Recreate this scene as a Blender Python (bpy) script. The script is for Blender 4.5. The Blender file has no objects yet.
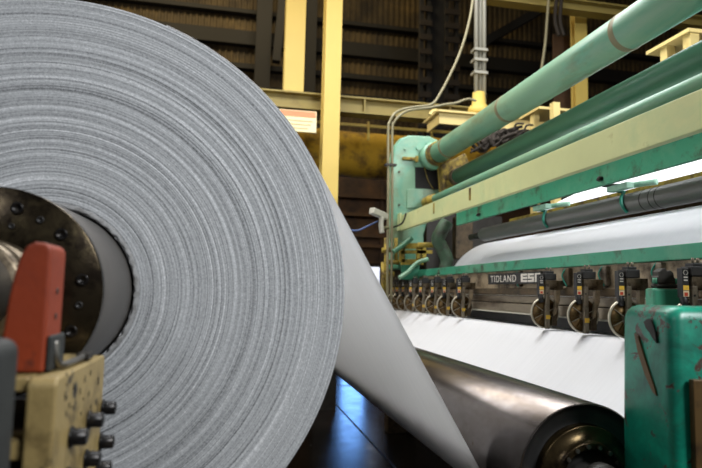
import bpy, bmesh, math, random
from mathutils import Vector, Matrix, noise
random.seed(7)
PI = math.pi
SC = bpy.context.scene
COL = SC.collection

# ---------------------------------------------------------------- camera
FPX, YAW, PITCH, ROLL = 597.65, 0.19966, 0.095624, 0.02269
CAM = Vector((0, 0, 1.35))
Fw = Vector((math.sin(YAW)*math.cos(PITCH), math.cos(YAW)*math.cos(PITCH), math.sin(PITCH)))
R0 = Vector((math.cos(YAW), -math.sin(YAW), 0)); U0 = R0.cross(Fw)
Rt = math.cos(ROLL)*R0 + math.sin(ROLL)*U0
Up = -math.sin(ROLL)*R0 + math.cos(ROLL)*U0
def ray(x, y):
    d = (x-351)*Rt + (234-y)*Up + FPX*Fw
    return d/d.y
def at(x, y, Y): return CAM + ray(x, y)*Y
def atX(x, y, X):
    d = ray(x, y); return CAM + d*(X/d.x)

cd = bpy.data.cameras.new('camera'); cam = bpy.data.objects.new('camera', cd); COL.objects.link(cam)
cam.matrix_world = Matrix(((Rt.x, Up.x, -Fw.x, CAM.x), (Rt.y, Up.y, -Fw.y, CAM.y), (Rt.z, Up.z, -Fw.z, CAM.z), (0, 0, 0, 1)))
cd.sensor_width = 36; cd.lens = FPX*36/702; cd.clip_start = 0.05
cd.dof.use_dof = True; cd.dof.focus_distance = 2.35; cd.dof.aperture_fstop = 2.9
SC.camera = cam
SC.view_settings.view_transform = 'Standard'; SC.view_settings.look = 'None'
SC.view_settings.gamma = 1; SC.view_settings.exposure = 0.0

# ---------------------------------------------------------------- materials
def lin(c):
    return tuple((v/12.92 if v <= .04045 else ((v+.055)/1.055)**2.4) for v in [k/255 for k in c])+(1,)
def new_mat(name):
    m = bpy.data.materials.new(name); m.use_nodes = True
    nt = m.node_tree; b = nt.nodes['Principled BSDF']
    return m, nt, b
def tc(nt, scale=(1, 1, 1)):
    t = nt.nodes.new('ShaderNodeTexCoord'); mp = nt.nodes.new('ShaderNodeMapping')
    mp.inputs['Scale'].default_value = scale
    nt.links.new(t.outputs['Object'], mp.inputs['Vector']); return mp.outputs['Vector']
def nz(nt, vec, scale, detail=4, rough=.6, dist=0):
    n = nt.nodes.new('ShaderNodeTexNoise'); n.inputs['Scale'].default_value = scale
    n.inputs['Detail'].default_value = detail; n.inputs['Roughness'].default_value = rough
    n.inputs['Distortion'].default_value = dist
    nt.links.new(vec, n.inputs['Vector']); return n.outputs['Fac']
def ramp(nt, fac, stops):
    r = nt.nodes.new('ShaderNodeValToRGB'); e = r.color_ramp.elements
    while len(e) < len(stops): e.new(.5)
    for k, (p, c) in enumerate(stops):
        e[k].position = p; e[k].color = c if len(c) == 4 else c+(1,)
    nt.links.new(fac, r.inputs['Fac']); return r.outputs['Color']
def mix(nt, fac, a, b):
    m = nt.nodes.new('ShaderNodeMix'); m.data_type = 'RGBA'
    if isinstance(fac, float): m.inputs[0].default_value = fac
    else: nt.links.new(fac, m.inputs[0])
    for s, v in ((6, a), (7, b)):
        if isinstance(v, tuple): m.inputs[s].default_value = v
        else: nt.links.new(v, m.inputs[s])
    return m.outputs[2]
BW = lambda a: (a, a, a, 1)
def paint(name, base, dirt, lo=.5, hi=.7, sc=6, rough=.45, metal=0, bump=.15, second=None, stretch=(1, 1, 1), s2=2.2, l2=(.48, .62)):
    m, nt, b = new_mat(name); v = tc(nt, stretch)
    f = ramp(nt, nz(nt, v, sc, 8, .65), [(lo, BW(0)), (hi, BW(1))])
    tone = nz(nt, v, sc*.5, 3)
    c0 = lin(base); c0b = tuple(min(1, k*.78) for k in c0[:3])+(1,)
    c = mix(nt, tone, c0b, tuple(min(1, k*1.15) for k in c0[:3])+(1,))
    if second:
        f2 = ramp(nt, nz(nt, v, s2, 6, .7, .4), [(l2[0], BW(0)), (l2[1], BW(1))])
        c = mix(nt, f2, c, lin(second))
    c = mix(nt, f, c, lin(dirt))
    nt.links.new(c, b.inputs['Base Color'])
    b.inputs['Roughness'].default_value = rough; b.inputs['Metallic'].default_value = metal
    if bump:
        bp = nt.nodes.new('ShaderNodeBump'); bp.inputs['Strength'].default_value = bump; bp.inputs['Distance'].default_value = .004
        nt.links.new(nz(nt, v, sc*5, 5), bp.inputs['Height']); nt.links.new(bp.outputs['Normal'], b.inputs['Normal'])
    return m
def emit(name, col, s):
    m, nt, b = new_mat(name)
    b.inputs['Base Color'].default_value = lin(col); b.inputs['Emission Color'].default_value = lin(col)
    b.inputs['Emission Strength'].default_value = s; return m

M = {}
M['teal'] = paint('pale teal paint', (128, 166, 136), (112, 106, 68), .50, .72, 4, .40, second=(92, 156, 130), stretch=(1, .35, 1))
M['pipe'] = paint('green pipe paint', (72, 118, 88), (66, 62, 44), .6, .8, 3, .42, second=(56, 110, 84), stretch=(1, .3, 1))
M['green'] = paint('machine green paint', (58, 144, 112), (58, 66, 46), .52, .68, 10, .45, second=(86, 146, 116))
M['post_green'] = paint('chipped emerald paint', (2, 116, 92), (58, 42, 30), .615, .63, 11, .36, second=(8, 92, 72), s2=7, bump=.25)
M['cream'] = paint('cream beam paint', (196, 198, 142), (128, 112, 60), .62, .8, 5, .5, second=(176, 188, 136))
M['yellow'] = paint('cream yellow column paint', (208, 180, 92), (150, 100, 36), .62, .85, 2, .55, second=(206, 178, 90))
M['rusty'] = paint('rusty yellow paint', (160, 136, 44), (66, 46, 18), .47, .62, 9, .7, second=(120, 104, 30), bump=.4)
M['duct'] = paint('yellow duct insulation', (176, 136, 22), (70, 48, 12), .48, .66, 3, .85, second=(112, 82, 16), bump=.6)
M['block'] = paint('dirty cream casting', (146, 126, 80), (28, 23, 15), .58, .64, 18, .5, second=(98, 82, 48), s2=8)
M['orange'] = paint('orange lever paint', (128, 44, 5), (40, 20, 12), .60, .70, 14, .6, second=(92, 26, 3))
M['steel'] = paint('worn steel', (150, 146, 138), (84, 72, 54), .5, .7, 10, .34, 1.0, .08)
M['knife_steel'] = paint('oily holder steel', (118, 106, 88), (52, 42, 30), .45, .65, 30, .4, .75, .1)
M['rim'] = paint('blade rim steel', (176, 168, 148), (110, 76, 48), .6, .75, 40, .35, .5, 0)
M['blade'] = paint('brownish blade face', (112, 88, 52), (52, 38, 22), .45, .65, 25, .35, .7, .1)
M['black'] = paint('black plastic', (22, 21, 20), (44, 38, 32), .5, .8, 14, .5, 0, .05)
M['dark'] = paint('dark steel', (48, 44, 38), (26, 22, 16), .45, .7, 6, .55, .3)
M['grime'] = paint('grimy brown steel', (92, 76, 54), (40, 32, 20), .42, .66, 12, .6, .3)
M['tan'] = paint('tan backing plate', (164, 146, 118), (74, 58, 40), .44, .64, 10, .55, .1)
M['greybar'] = paint('grey rail', (130, 119, 101), (64, 52, 38), .46, .66, 10, .45, .3, stretch=(1, .2, 1))
M['white_paint'] = paint('off white paint', (222, 198, 128), (170, 140, 70), .6, .8, 4, .5)
M['bolt'] = paint('black oxide bolt', (30, 28, 27), (64, 56, 46), .55, .8, 40, .32, .6, .05)
M['rubber'] = paint('dark grey rubber', (36, 38, 36), (22, 22, 20), .5, .7, 8, .7)
M['brass'] = paint('brownish brass strip', (92, 70, 38), (52, 38, 22), .5, .7, 14, .45, .4)
M['conduit'] = paint('grey conduit', (128, 120, 90), (110, 100, 66), .55, .75, 6, .5, .1)
M['galv'] = paint('galvanised pipe', (150, 146, 132), (112, 84, 62), .58, .72, 5, .45, .1)
M['girder'] = paint('dull yellow girder paint', (150, 132, 70), (96, 74, 32), .55, .8, 2, .6, second=(150, 132, 64))
M['wall'] = paint('brown corrugated sheet', (78, 64, 38), (36, 28, 16), .42, .66, 1.1, .8, 0, .1, second=(98, 80, 46), s2=.7)
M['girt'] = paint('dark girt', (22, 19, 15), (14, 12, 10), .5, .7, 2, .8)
M['lattice'] = paint('brown lattice steel', (40, 31, 20), (22, 18, 12), .5, .7, 2, .8)
M['brownwall'] = paint('brown lower wall', (74, 50, 26), (38, 26, 14), .45, .65, 1.5, .75, second=(90, 60, 26), s2=1)
M['red'] = paint('warning label red', (190, 60, 30), (150, 50, 30), .6, .8, 30, .5, 0, 0)
M['lab_yellow'] = paint('warning label yellow', (232, 186, 60), (180, 130, 40), .6, .8, 30, .5, 0, 0)
M['lab_cream'] = paint('label cream', (216, 196, 160), (150, 120, 90), .6, .8, 30, .5, 0, 0)
M['lettering'] = paint('pale lettering', (206, 200, 188), (150, 140, 120), .6, .8, 40, .5, 0, 0)
M['sign_white'] = paint('cream sign board', (240, 226, 176), (210, 190, 130), .6, .8, 6, .6, 0, 0)
M['sign_red'] = paint('faded sign red', (222, 140, 96), (216, 160, 110), .6, .8, 6, .6, 0, 0)
M['sign_text'] = paint('faded sign print', (196, 176, 130), (210, 190, 140), .6, .8, 6, .6, 0, 0)
M['lamp_grey'] = paint('pale grey housing', (170, 166, 150), (150, 140, 110), .6, .8, 12, .5)
M['blue'] = paint('blue cable', (52, 74, 120), (40, 56, 90), .5, .8, 12, .5)
M['hose'] = paint('teal hose', (30, 128, 108), (20, 80, 68), .5, .8, 12, .4)
M['clamp'] = paint('pale green clamp', (170, 214, 190), (90, 140, 110), .5, .8, 20, .4)
M['grey_roller'] = paint('dark grey rubber roller', (116, 113, 110), (60, 56, 52), .5, .75, 4, .38, .2, .03, stretch=(1, .2, 1))
M['rag'] = paint('yellow crusted casting', (146, 124, 48), (70, 54, 22), .42, .58, 16, .8, bump=.6)

# concentric paper layers seen on the end face
def paper_face():
    m, nt, b = new_mat('wound paper layers')
    t = nt.nodes.new('ShaderNodeTexCoord'); sx = nt.nodes.new('ShaderNodeSeparateXYZ')
    nt.links.new(t.outputs['Object'], sx.inputs[0])
    def mth(op, a, c=None):
        n = nt.nodes.new('ShaderNodeMath'); n.operation = op
        for i, v in enumerate((a, c)):
            if v is None: continue
            if isinstance(v, (int, float)): n.inputs[i].default_value = v
            else: nt.links.new(v, n.inputs[i])
        return n.outputs[0]
    r = mth('SQRT', mth('ADD', mth('POWER', sx.outputs[0], 2), mth('POWER', sx.outputs[2], 2)))
    ang = mth('ARCTAN2', sx.outputs[2], sx.outputs[0])
    cmb = nt.nodes.new('ShaderNodeCombineXYZ')
    nt.links.new(r, cmb.inputs[0]); nt.links.new(mth('MULTIPLY', ang, .0012), cmb.inputs[1])
    def rn(sc, d=2, ro=.5): return nz(nt, cmb.outputs[0], sc, d, ro)
    fine = rn(230, 3, .7); mid = rn(62, 3, .65); wide = rn(12, 2)
    cm2 = nt.nodes.new('ShaderNodeCombineXYZ'); nt.links.new(r, cm2.inputs[0]); nt.links.new(mth('MULTIPLY', ang, .35), cm2.inputs[1])
    speck = nz(nt, t.outputs['Object'], 190, 2, .7)
    f = mth('ADD', mth('ADD', mth('MULTIPLY', fine, .46), mth('MULTIPLY', mid, .36)), mth('ADD', mth('MULTIPLY', wide, .14), mth('MULTIPLY', speck, .24)))
    c = ramp(nt, f, [(.45, lin((78, 80, 82))), (.56, lin((152, 154, 156))), (.65, lin((180, 182, 184))), (.76, lin((232, 233, 235)))])
    nt.links.new(c, b.inputs['Base Color']); b.inputs['Roughness'].default_value = .85
    bp = nt.nodes.new('ShaderNodeBump'); bp.inputs['Strength'].default_value = .55; bp.inputs['Distance'].default_value = .006
    nt.links.new(f, bp.inputs['Height']); nt.links.new(bp.outputs['Normal'], b.inputs['Normal'])
    return m
M['paper_face'] = paper_face()
def paper(name, col, streak=(1, 1, 1), amt=.06):
    m, nt, b = new_mat(name); v = tc(nt, streak)
    f = nz(nt, v, 9, 4)
    c0 = lin(col); c = mix(nt, f, tuple(k*(1-amt) for k in c0[:3])+(1,), tuple(min(1, k*(1+amt)) for k in c0[:3])+(1,))
    nt.links.new(c, b.inputs['Base Color']); b.inputs['Roughness'].default_value = .75
    return m
M['paper'] = paper('white paper', (232, 233, 238), (1, 6, 1), .05)
M['sheet'] = paper('running paper sheet', (236, 236, 238), (.3, 5, .3), .10)
def translucent(m, amt):
    nt = m.node_tree; b = nt.nodes['Principled BSDF']; out = nt.nodes['Material Output']
    t = nt.nodes.new('ShaderNodeBsdfTranslucent'); mx = nt.nodes.new('ShaderNodeMixShader'); mx.inputs[0].default_value = amt
    t.inputs['Color'].default_value = (.95, .94, .92, 1)
    nt.links.new(b.outputs[0], mx.inputs[1]); nt.links.new(t.outputs[0], mx.inputs[2]); nt.links.new(mx.outputs[0], out.inputs['Surface'])
translucent(M['sheet'], .4)
# brushed steel roller: circumferential wear, polished
def ped_mat():
    m, nt, b = new_mat('chipped emerald paint'); v = tc(nt)
    n1 = nz(nt, v, 14, 9, .72, .5); g = nt.nodes.new('ShaderNodeSeparateXYZ'); nt.links.new(v, g.inputs[0])
    mr = nt.nodes.new('ShaderNodeMapRange'); mr.inputs[1].default_value = 1.18; mr.inputs[2].default_value = 1.34; mr.inputs[3].default_value = 0; mr.inputs[4].default_value = .10
    nt.links.new(g.outputs[2], mr.inputs[0])
    ad = nt.nodes.new('ShaderNodeMath'); ad.operation = 'ADD'; nt.links.new(n1, ad.inputs[0]); nt.links.new(mr.outputs[0], ad.inputs[1])
    chip = ramp(nt, ad.outputs[0], [(.60, BW(0)), (.61, BW(1))])
    tone = ramp(nt, nz(nt, v, 6, 8, .7, .6), [(.36, lin((0, 80, 64))), (.52, lin((2, 110, 88))), (.66, lin((12, 138, 110)))])
    smud = ramp(nt, nz(nt, v, 30, 6, .8), [(.55, BW(0)), (.75, BW(.6))])
    c = mix(nt, smud, tone, lin((40, 84, 60))); c = mix(nt, chip, c, lin((62, 44, 34)))
    nt.links.new(c, b.inputs['Base Color']); b.inputs['Roughness'].default_value = .36
    bp = nt.nodes.new('ShaderNodeBump'); bp.inputs['Strength'].default_value = .4; bp.inputs['Distance'].default_value = .004; bp.invert = True
    nt.links.new(chip, bp.inputs['Height']); nt.links.new(bp.outputs['Normal'], b.inputs['Normal']); return m
M['ped'] = ped_mat()
def roller_mat():
    m, nt, b = new_mat('polished steel roller'); v = tc(nt, (1.5, .7, 1.5))
    c = mix(nt, ramp(nt, nz(nt, v, 4, 6, .7), [(.35, BW(0)), (.7, BW(1))]), lin((76, 69, 63)), lin((104, 99, 97)))
    v2 = tc(nt)
    sp = ramp(nt, nz(nt, v2, 60, 4, .7), [(.66, BW(0)), (.74, BW(1))])
    c = mix(nt, sp, c, lin((70, 52, 36)))
    nt.links.new(c, b.inputs['Base Color']); b.inputs['Metallic'].default_value = .85; b.inputs['Roughness'].default_value = .24
    return m
M['roller'] = roller_mat()
M['cover'] = paint('oily dark bronze cover', (84, 70, 46), (36, 28, 20), .42, .62, 16, .26, .85, .1)
M['core_edge'] = paint('greyish core paper', (146, 146, 146), (104, 102, 100), .45, .65, 40, .85, bump=.3)
M['flange'] = paint('oily brown flange face', (62, 53, 39), (34, 27, 19), .45, .6, 14, .25, .85, .12, second=(86, 76, 54), s2=7)
M['arm'] = paint('dusty green arm', (58, 84, 60), (44, 44, 30), .45, .65, 10, .6)
M['drum'] = paint('smooth grey drum', (96, 92, 88), (70, 66, 62), .5, .8, 5, .45, .35, .03)
def floor_mat():
    m, nt, b = new_mat('dark oily floor'); v = tc(nt)
    c = mix(nt, ramp(nt, nz(nt, v, 2.5, 6, .7), [(.35, BW(0)), (.7, BW(1))]), lin((12, 10, 10)), lin((30, 24, 21)))
    nt.links.new(c, b.inputs['Base Color'])
    rr = nt.nodes.new('ShaderNodeMapRange'); rr.inputs[3].default_value = .10; rr.inputs[4].default_value = .34
    nt.links.new(nz(nt, v, 5, 5), rr.inputs[0]); nt.links.new(rr.outputs[0], b.inputs['Roughness'])
    b.inputs['Specular IOR Level'].default_value = .5
    return m
M['floor'] = floor_mat()

# ---------------------------------------------------------------- mesh builder
class MB:
    def __init__(s): s.v = []; s.f = []; s.sm = []
    def add(s, vs, fs, smooth=False):
        o = len(s.v); s.v += [Vector(p) for p in vs]
        for f in fs: s.f.append([i+o for i in f]); s.sm.append(smooth)
        return s
    def box(s, a, b):
        (x0, y0, z0), (x1, y1, z1) = [(min(p, q), max(p, q)) for p, q in zip(a, b)] and zip(*[(min(p, q), max(p, q)) for p, q in zip(a, b)])
        return s.add([(x0,y0,z0),(x1,y0,z0),(x1,y1,z0),(x0,y1,z0),(x0,y0,z1),(x1,y0,z1),(x1,y1,z1),(x0,y1,z1)],
                     [(0,3,2,1),(4,5,6,7),(0,1,5,4),(1,2,6,5),(2,3,7,6),(3,0,4,7)])
    def tube(s, pts, r, n=16, cap=True):
        pts = [Vector(p) for p in pts]; rs = r if isinstance(r, (list, tuple)) else [r]*len(pts)
        vs = []; prev = None
        for i, p in enumerate(pts):
            t = (pts[min(i+1, len(pts)-1)]-pts[max(i-1, 0)]).normalized()
            if prev is None:
                prev = t.orthogonal().normalized()
            u = (prev - t*prev.dot(t)).normalized(); prev = u; w = t.cross(u)
            vs += [p + (u*math.cos(2*PI*k/n)+w*math.sin(2*PI*k/n))*rs[i] for k in range(n)]
        fs = [(i*n+k, i*n+(k+1) % n, (i+1)*n+(k+1) % n, (i+1)*n+k) for i in range(len(pts)-1) for k in range(n)]
        s.add(vs, fs, True)
        if cap:
            o = len(s.v)-len(vs); L = (len(pts)-1)*n
            s.f.append([o+k for k in range(n)][::-1]); s.sm.append(False)
            s.f.append([o+L+k for k in range(n)]); s.sm.append(False)
        return s
    def beam(s, a, b, w, h, up=(0, 0, 1)):      # rectangular bar between two points
        a = Vector(a); b = Vector(b); t = (b-a).normalized(); side = t.cross(Vector(up)).normalized(); u = side.cross(t)
        vs = [p + side*sx*w/2 + u*sz*h/2 for p in (a, b) for sx, sz in ((-1,-1),(1,-1),(1,1),(-1,1))]
        return s.add(vs, [(0,1,2,3)[::-1],(4,5,6,7),(0,1,5,4),(1,2,6,5),(2,3,7,6),(3,0,4,7)])
    def lathe(s, c, prof, n=96, smooth=True, a0=0, a1=2*PI):     # axis along Y through c=(x,z); prof = [(r, y)]
        full = abs(a1-a0-2*PI) < 1e-6; m = n if full else n+1
        vs = []
        for r, y in prof:
            for k in range(m):
                a = a0+(a1-a0)*k/n; vs.append((c[0]+r*math.cos(a), y, c[1]+r*math.sin(a)))
        fs = []
        for i in range(len(prof)-1):
            for k in range(n):
                k2 = (k+1) % m; fs.append((i*m+k, (i+1)*m+k, (i+1)*m+k2, i*m+k2))
        return s.add(vs, fs, smooth)
    def disc(s, c, r, y, n=64):
        return s.add([(c[0]+r*math.cos(2*PI*k/n), y, c[1]+r*math.sin(2*PI*k/n)) for k in range(n)], [list(range(n))])
    def ext(s, poly, axis, lo, hi):             # extrude a 2D polygon along an axis (0 x, 1 y, 2 z)
        def P(p, t):
            q = list(p); q.insert(axis, t); return q
        n = len(poly); vs = [P(p, lo) for p in poly]+[P(p, hi) for p in poly]
        fs = [list(range(n)), list(range(n, 2*n))[::-1]]+[(k, k+n, (k+1) % n+n, (k+1) % n) for k in range(n)]
        return s.add(vs, fs)
    def build(s, name, mat, parent=None, bevel=0, seg=2, recalc=True, sub=0):
        base = Vector((0, 0, 0))
        if parent is None:
            xs = [p.x for p in s.v]; ys = [p.y for p in s.v]; zs = [p.z for p in s.v]
            base = Vector(((min(xs)+max(xs))/2, (min(ys)+max(ys))/2, min(zs)))
        else:
            o = parent
            while o is not None: base = base + o.location; o = o.parent
        me = bpy.data.meshes.new(name); me.from_pydata([tuple(p-base) for p in s.v], [], s.f)
        for p, k in zip(me.polygons, s.sm): p.use_smooth = k
        if recalc:
            bm = bmesh.new(); bm.from_mesh(me); bmesh.ops.recalc_face_normals(bm, faces=bm.faces); bm.to_mesh(me); bm.free()
        me.materials.append(M[mat] if isinstance(mat, str) else mat)
        ob = bpy.data.objects.new(name, me); COL.objects.link(ob)
        if parent is None: ob.location = base
        else: ob.parent = parent
        if bevel:
            bv = ob.modifiers.new('bevel', 'BEVEL'); bv.width = bevel; bv.segments = seg; bv.limit_method = 'ANGLE'; bv.angle_limit = .6
        return ob
def tag(o, label, cat, group=None, kind=None):
    o['label'] = label; o['category'] = cat
    if group: o['group'] = group
    if kind: o['kind'] = kind
    return o
def empty(name, loc, label, cat, group=None):
    o = bpy.data.objects.new(name, None); COL.objects.link(o); o.location = loc; o.empty_display_size = .1
    return tag(o, label, cat, group)
def struct(o): o['kind'] = 'structure'; return o
def arc(cx, cy, r, a0, a1, n): return [(cx+r*math.cos(math.radians(a0+(a1-a0)*k/n)), cy+r*math.sin(math.radians(a0+(a1-a0)*k/n))) for k in range(n+1)]
def dup(o, dx, parent=None):
    c = o.copy(); COL.objects.link(c)
    if parent is None: c.location = o.location+dx
    else: c.parent = parent
    for ch in list(o.children): dup(ch, dx, c)
    return c
def smoothpath(P, n=6):
    P = [Vector(p) for p in P]; out = []
    for i in range(len(P)-1):
        a = P[max(i-1, 0)]; b = P[i]; c = P[i+1]; d = P[min(i+2, len(P)-1)]
        for k in range(n):
            t = k/n
            out.append(.5*((2*b)+(-a+c)*t+(2*a-5*b+4*c-d)*t*t+(-a+3*b-3*c+d)*t**3))
    return out+[P[-1]]

# ---------------------------------------------------------------- setting
H = 1.35
b = MB().box((-9, -5, -.1), (14, 13.2, 0)); struct(b.build('floor', 'floor'))
# seams between floor plates
mb = MB()
for x in (-.35, 1.31, 2.97): mb.box((x, -4.5, 0), (x+.018, 12.9, .003))
for y in (4.0, 8.6): mb.box((-8, y, 0), (12, y+.02, .003))
struct(mb.build('trim_1', 'black'))
# corrugated back wall with a daylit doorway
DX0, DX1, DZ = at(343, 300, 13).x, at(365, 300, 13).x, at(375, 264, 13).z
mb = MB()
pr = []; x = -9.0
while x < 14: pr += [(x, 13.0), (x+.045, 13.0), (x+.06, 13.035), (x+.115, 13.035)]; x += .13
def wall_piece(x0, x1, z0, z1):
    q = [p for p in pr if x0 <= p[0] <= x1]
    vs = [(p[0], p[1], z0) for p in q]+[(p[0], p[1], z1) for p in q]; n = len(q)
    mb.add(vs, [(k, k+1, n+k+1, n+k) for k in range(n-1)])
wall_piece(-9, DX0, 0, 10); wall_piece(DX1, 14, 0, 10); wall_piece(DX0-.05, DX1+.05, DZ, 10)
struct(mb.build('wall_back', 'wall'))
struct(MB().box((13.8, -5, 0), (14, 13.2, 10)).build('wall_right', 'wall'))
struct(MB().box((-9, -5, 10), (14, 13.2, 10.1)).build('ceiling', 'girt'))
dr = struct(MB().box((DX0-.1, 12.95, 0), (DX0, 13.1, DZ+.1)).box((DX1, 12.95, 0), (DX1+.1, 13.1, DZ+.1)).box((DX0, 12.95, DZ), (DX1, 13.1, DZ+.1)).build('door_1', 'girt'))
M['day'] = emit('daylight beyond the doorway', (120, 175, 255), 6)
pane = MB().box((DX0, 13.05, 0), (DX1, 13.08, DZ)).build('daylight', 'day', dr)
# horizontal girts on the wall
girt_spec = [(-38, 5), (28, 4), (53, 14), (80, 5), (104, 12)]
for k, (yy, t) in enumerate(girt_spec):
    z = at(380, yy, 12.9).z; h = t*13.3/FPX
    struct(MB().box((-8.9, 12.8, z-h/2), (13.8, 12.98, z+h/2)).build('trim_%d' % (k+2), 'girt'))
# brown lower wall with ledges, beyond the machine
mb = MB(); z1 = at(380, 178, 11.5).z
mb.box((-6, 11.5, 0), (DX0*11.5/13-.25, 11.62, z1)).box((DX1*11.5/13+.02, 11.5, 0), (9, 11.62, z1)).box((DX0*11.5/13-.25, 11.5, DZ+.05), (DX1*11.5/13+.02, 11.62, z1))
wl = struct(mb.build('wall_partition', 'brownwall'))
mb = MB()
for yy in (197, 215, 236, 246, 262):
    z = at(370, yy, 11.4).z; mb.box((-6, 11.38, z-.03), (9, 11.5, z+.03))
x = -5.5
while x < 9:
    if not (DX0*11.5/13-.3 < x < DX1*11.5/13+.05): mb.box((x, 11.44, .3), (x+.07, 11.5, z1-.05))
    x += .42
mb.build('ledges', 'brownwall', wl)

w0, w1 = at(370, 267, 11.3), at(379, 285, 11.3)
wn = struct(MB().box((w0.x-.05, 11.30, w1.z-.05), (w1.x+.05, 11.375, w0.z+.05)).build('window_1', 'lattice'))
M['pane'] = emit('lit window pane', (235, 240, 255), 1.1)
MB().box((w0.x, 11.28, w1.z), (w1.x, 11.2995, w0.z)).build('pane', 'pane', wn)
# ---------------------------------------------------------------- background steelwork
def column(x0, x1, ytop, ybot, Y, mat, label, group=None, d=.22, flange=True, zb=None, zt=None):
    a = at(x0, ybot, Y); b_ = at(x1, ybot, Y); xa, xb = a.x, b_.x
    zb = at((x0+x1)/2, ybot, Y).z if zb is None else zb
    zt = zt or 9.9
    e = empty('steel_column', ((xa+xb)/2, Y+d/2, zb), label, 'column', group)
    MB().box((xa, Y, zb), (xb, Y+.02, zt)).build('flange', mat, e)
    MB().box((xa, Y+d-.02, zb), (xb, Y+d, zt)).build('flange', mat, e)
    if zb == 0: MB().box((xa-.03, Y-.03, 0), (xb+.03, Y+d+.03, 1.25)).build('base_sleeve', 'dark', e)
    MB().box(((xa+xb)/2-.012, Y+.021, zb), ((xa+xb)/2+.012, Y+d-.021, zt)).build('web_plate', mat, e)
    return e
gz0, gz1 = at(390, 117, 7.3).z, at(390, 101, 7.3).z
# girder at the back of the bay
e = empty('crane_girder', (2, 7.4, gz0), 'long cream yellow horizontal girder crossing behind the two yellow columns', 'girder')
MB().box((-3, 7.33, gz0+.02), (7, 7.36, gz1-.02)).build('web_plate', 'girder', e)
MB().box((-3, 7.24, gz1-.02), (7, 7.45, gz1)).build('flange', 'girder', e)
MB().box((-3, 7.24, gz0), (7, 7.45, gz0+.02)).build('flange', 'girder', e)
for xx in (-1.2, .3, 1.6, 2.75, 4.3): MB().box((xx, 7.25, gz0+.021), (xx+.02, 7.329, gz1-.021)).build('stiffener', 'girder', e)
column(283, 303, 0, 108, 7.27, 'yellow', 'yellow column above the cream sign board, left of the pair', zb=gz1+.001, d=.2)
column(321.5, 338, 0, 190, 6.9, 'yellow', 'yellow column with rusty foot just right of the cream sign board', zb=0, d=.25)
column(576, 588, 0, 100, 7.25, 'yellow', 'cream column rising behind the big pale green pipe on the right', zb=gz1+.001, d=.12)
# high beam, upper right
za = at(560, 8, 7).z; xa = at(478, 0, 7).x
e = empty('roof_beam', (xa+2, 6.95, za-.06), 'yellow roof beam across the top right corner above the big pipe', 'beam')
MB().box((xa, 6.95, za-.05), (xa+5, 6.97, za+.06)).build('web_plate', 'girder', e)
MB().box((xa, 6.86, za-.07), (xa+5, 7.04, za-.05)).build('flange', 'girder', e)
MB().box((xa, 6.86, za+.06), (xa+5, 7.04, za+.08)).build('flange', 'girder', e)
# diagonal brace
mb = MB().beam(at(572, -8, 11), at(478, 46, 11), .22, .16); tag(mb.build('diagonal_brace', 'girt'), 'dark diagonal brace under the roof right of the grey pipe bundle', 'brace')
mb = MB().beam(at(283, -6, 12), at(276, 62, 12), .2, .16); tag(mb.build('diagonal_brace', 'girt'), 'dark sloping brace on the wall left of the yellow columns', 'brace')
a = at(268, 0, 12.3)
tag(MB().box((a.x-.22, 12.3, 0), (a.x+.1, 12.6, 9.9)).build('wall_post', 'girt'), 'dark upright wall post behind and above the paper roll', 'post')
a = at(313, 0, 12.3)
tag(MB().box((a.x-.12, 12.3, 0), (a.x+.1, 12.6, 9.9)).build('wall_post', 'girt'), 'dark upright wall post seen between the two yellow columns', 'post')
# lattice column
e = empty('lattice_column', (at(438, 50, 10.5).x, 10.5, 0), 'dark brown lattice column with batten rungs on the back wall', 'column')
xs = [at(p, 50, 10.5).x for p in (421, 428, 446, 456)]
for xx in xs: MB().box((xx-.035, 10.45, 0), (xx+.035, 10.55, 9.9)).build('upright', 'girt', e)
for p0, p1 in ((421, 428), (446, 456)):
    x0, x1 = at(p0, 50, 10.5).x, at(p1, 50, 10.5).x
    for k in range(15):
        z = 3.6+k*.28
        MB().box((x0-.05, 10.41, z), (x1+.05, 10.449, z+.11)).build('batten', 'lattice', e)
MB().box((xs[1]+.036, 10.52, 0), (xs[2]-.036, 10.54, 9.9)).build('back_plate', 'girt', e)
# ceiling hung hose and board
tag(MB().tube(smoothpath([at(549, -6, 6.6), at(547, 20, 6.6), at(545, 45, 6.6), at(541, 72, 6.6)]), .018, 8).build('hanging_hose', 'conduit'), 'thin cream hose hanging behind the big pale green pipe', 'hose')
mb = MB()
for q in (557, 562): mb.tube(smoothpath([at(q, -5, 6.8), at(q-2, 20, 6.8), at(q+2, 36, 6.8)]), .025, 8)
tag(mb.build('cable_bundle', 'lattice'), 'dark drooping cables beside the cream column on the right', 'cables')
tag(MB().box(at(553, 34, 7.6), at(571, 118, 7.62)).build('panel_board', 'brownwall'), 'brown board fixed left of the cream column on the right', 'board')

# sign board
s0 = at(279, 109, 6.85); s1 = at(316, 133, 6.85)
e = empty('sign_board', ((s0.x+s1.x)/2, 6.85, s1.z), 'small cream sign board with faded red header on the yellow girder', 'sign')
xa, xb, zb, zt = s0.x, s1.x, s1.z, s0.z
MB().box((xa, 6.84, zb), (xb, 6.865, zt)).build('board', 'sign_white', e)
MB().box((xa+.01, 6.835, zt-.075), (xb-.01, 6.8395, zt-.008)).build('header', 'sign_red', e)
for k, w in enumerate((.8, .7, .55)):
    z = zt-.12-k*.045; c = (xa+xb)/2; MB().box((c-w*(xb-xa)/2, 6.836, z-.010), (c+w*(xb-xa)/2, 6.8395, z+.004)).build('text_line', 'sign_text', e)
MB().box(((xa+xb)/2-.02, 6.866, zb+.05), ((xa+xb)/2+.02, 7.235, zb+.09)).build('bracket', 'yellow', e)

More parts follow.
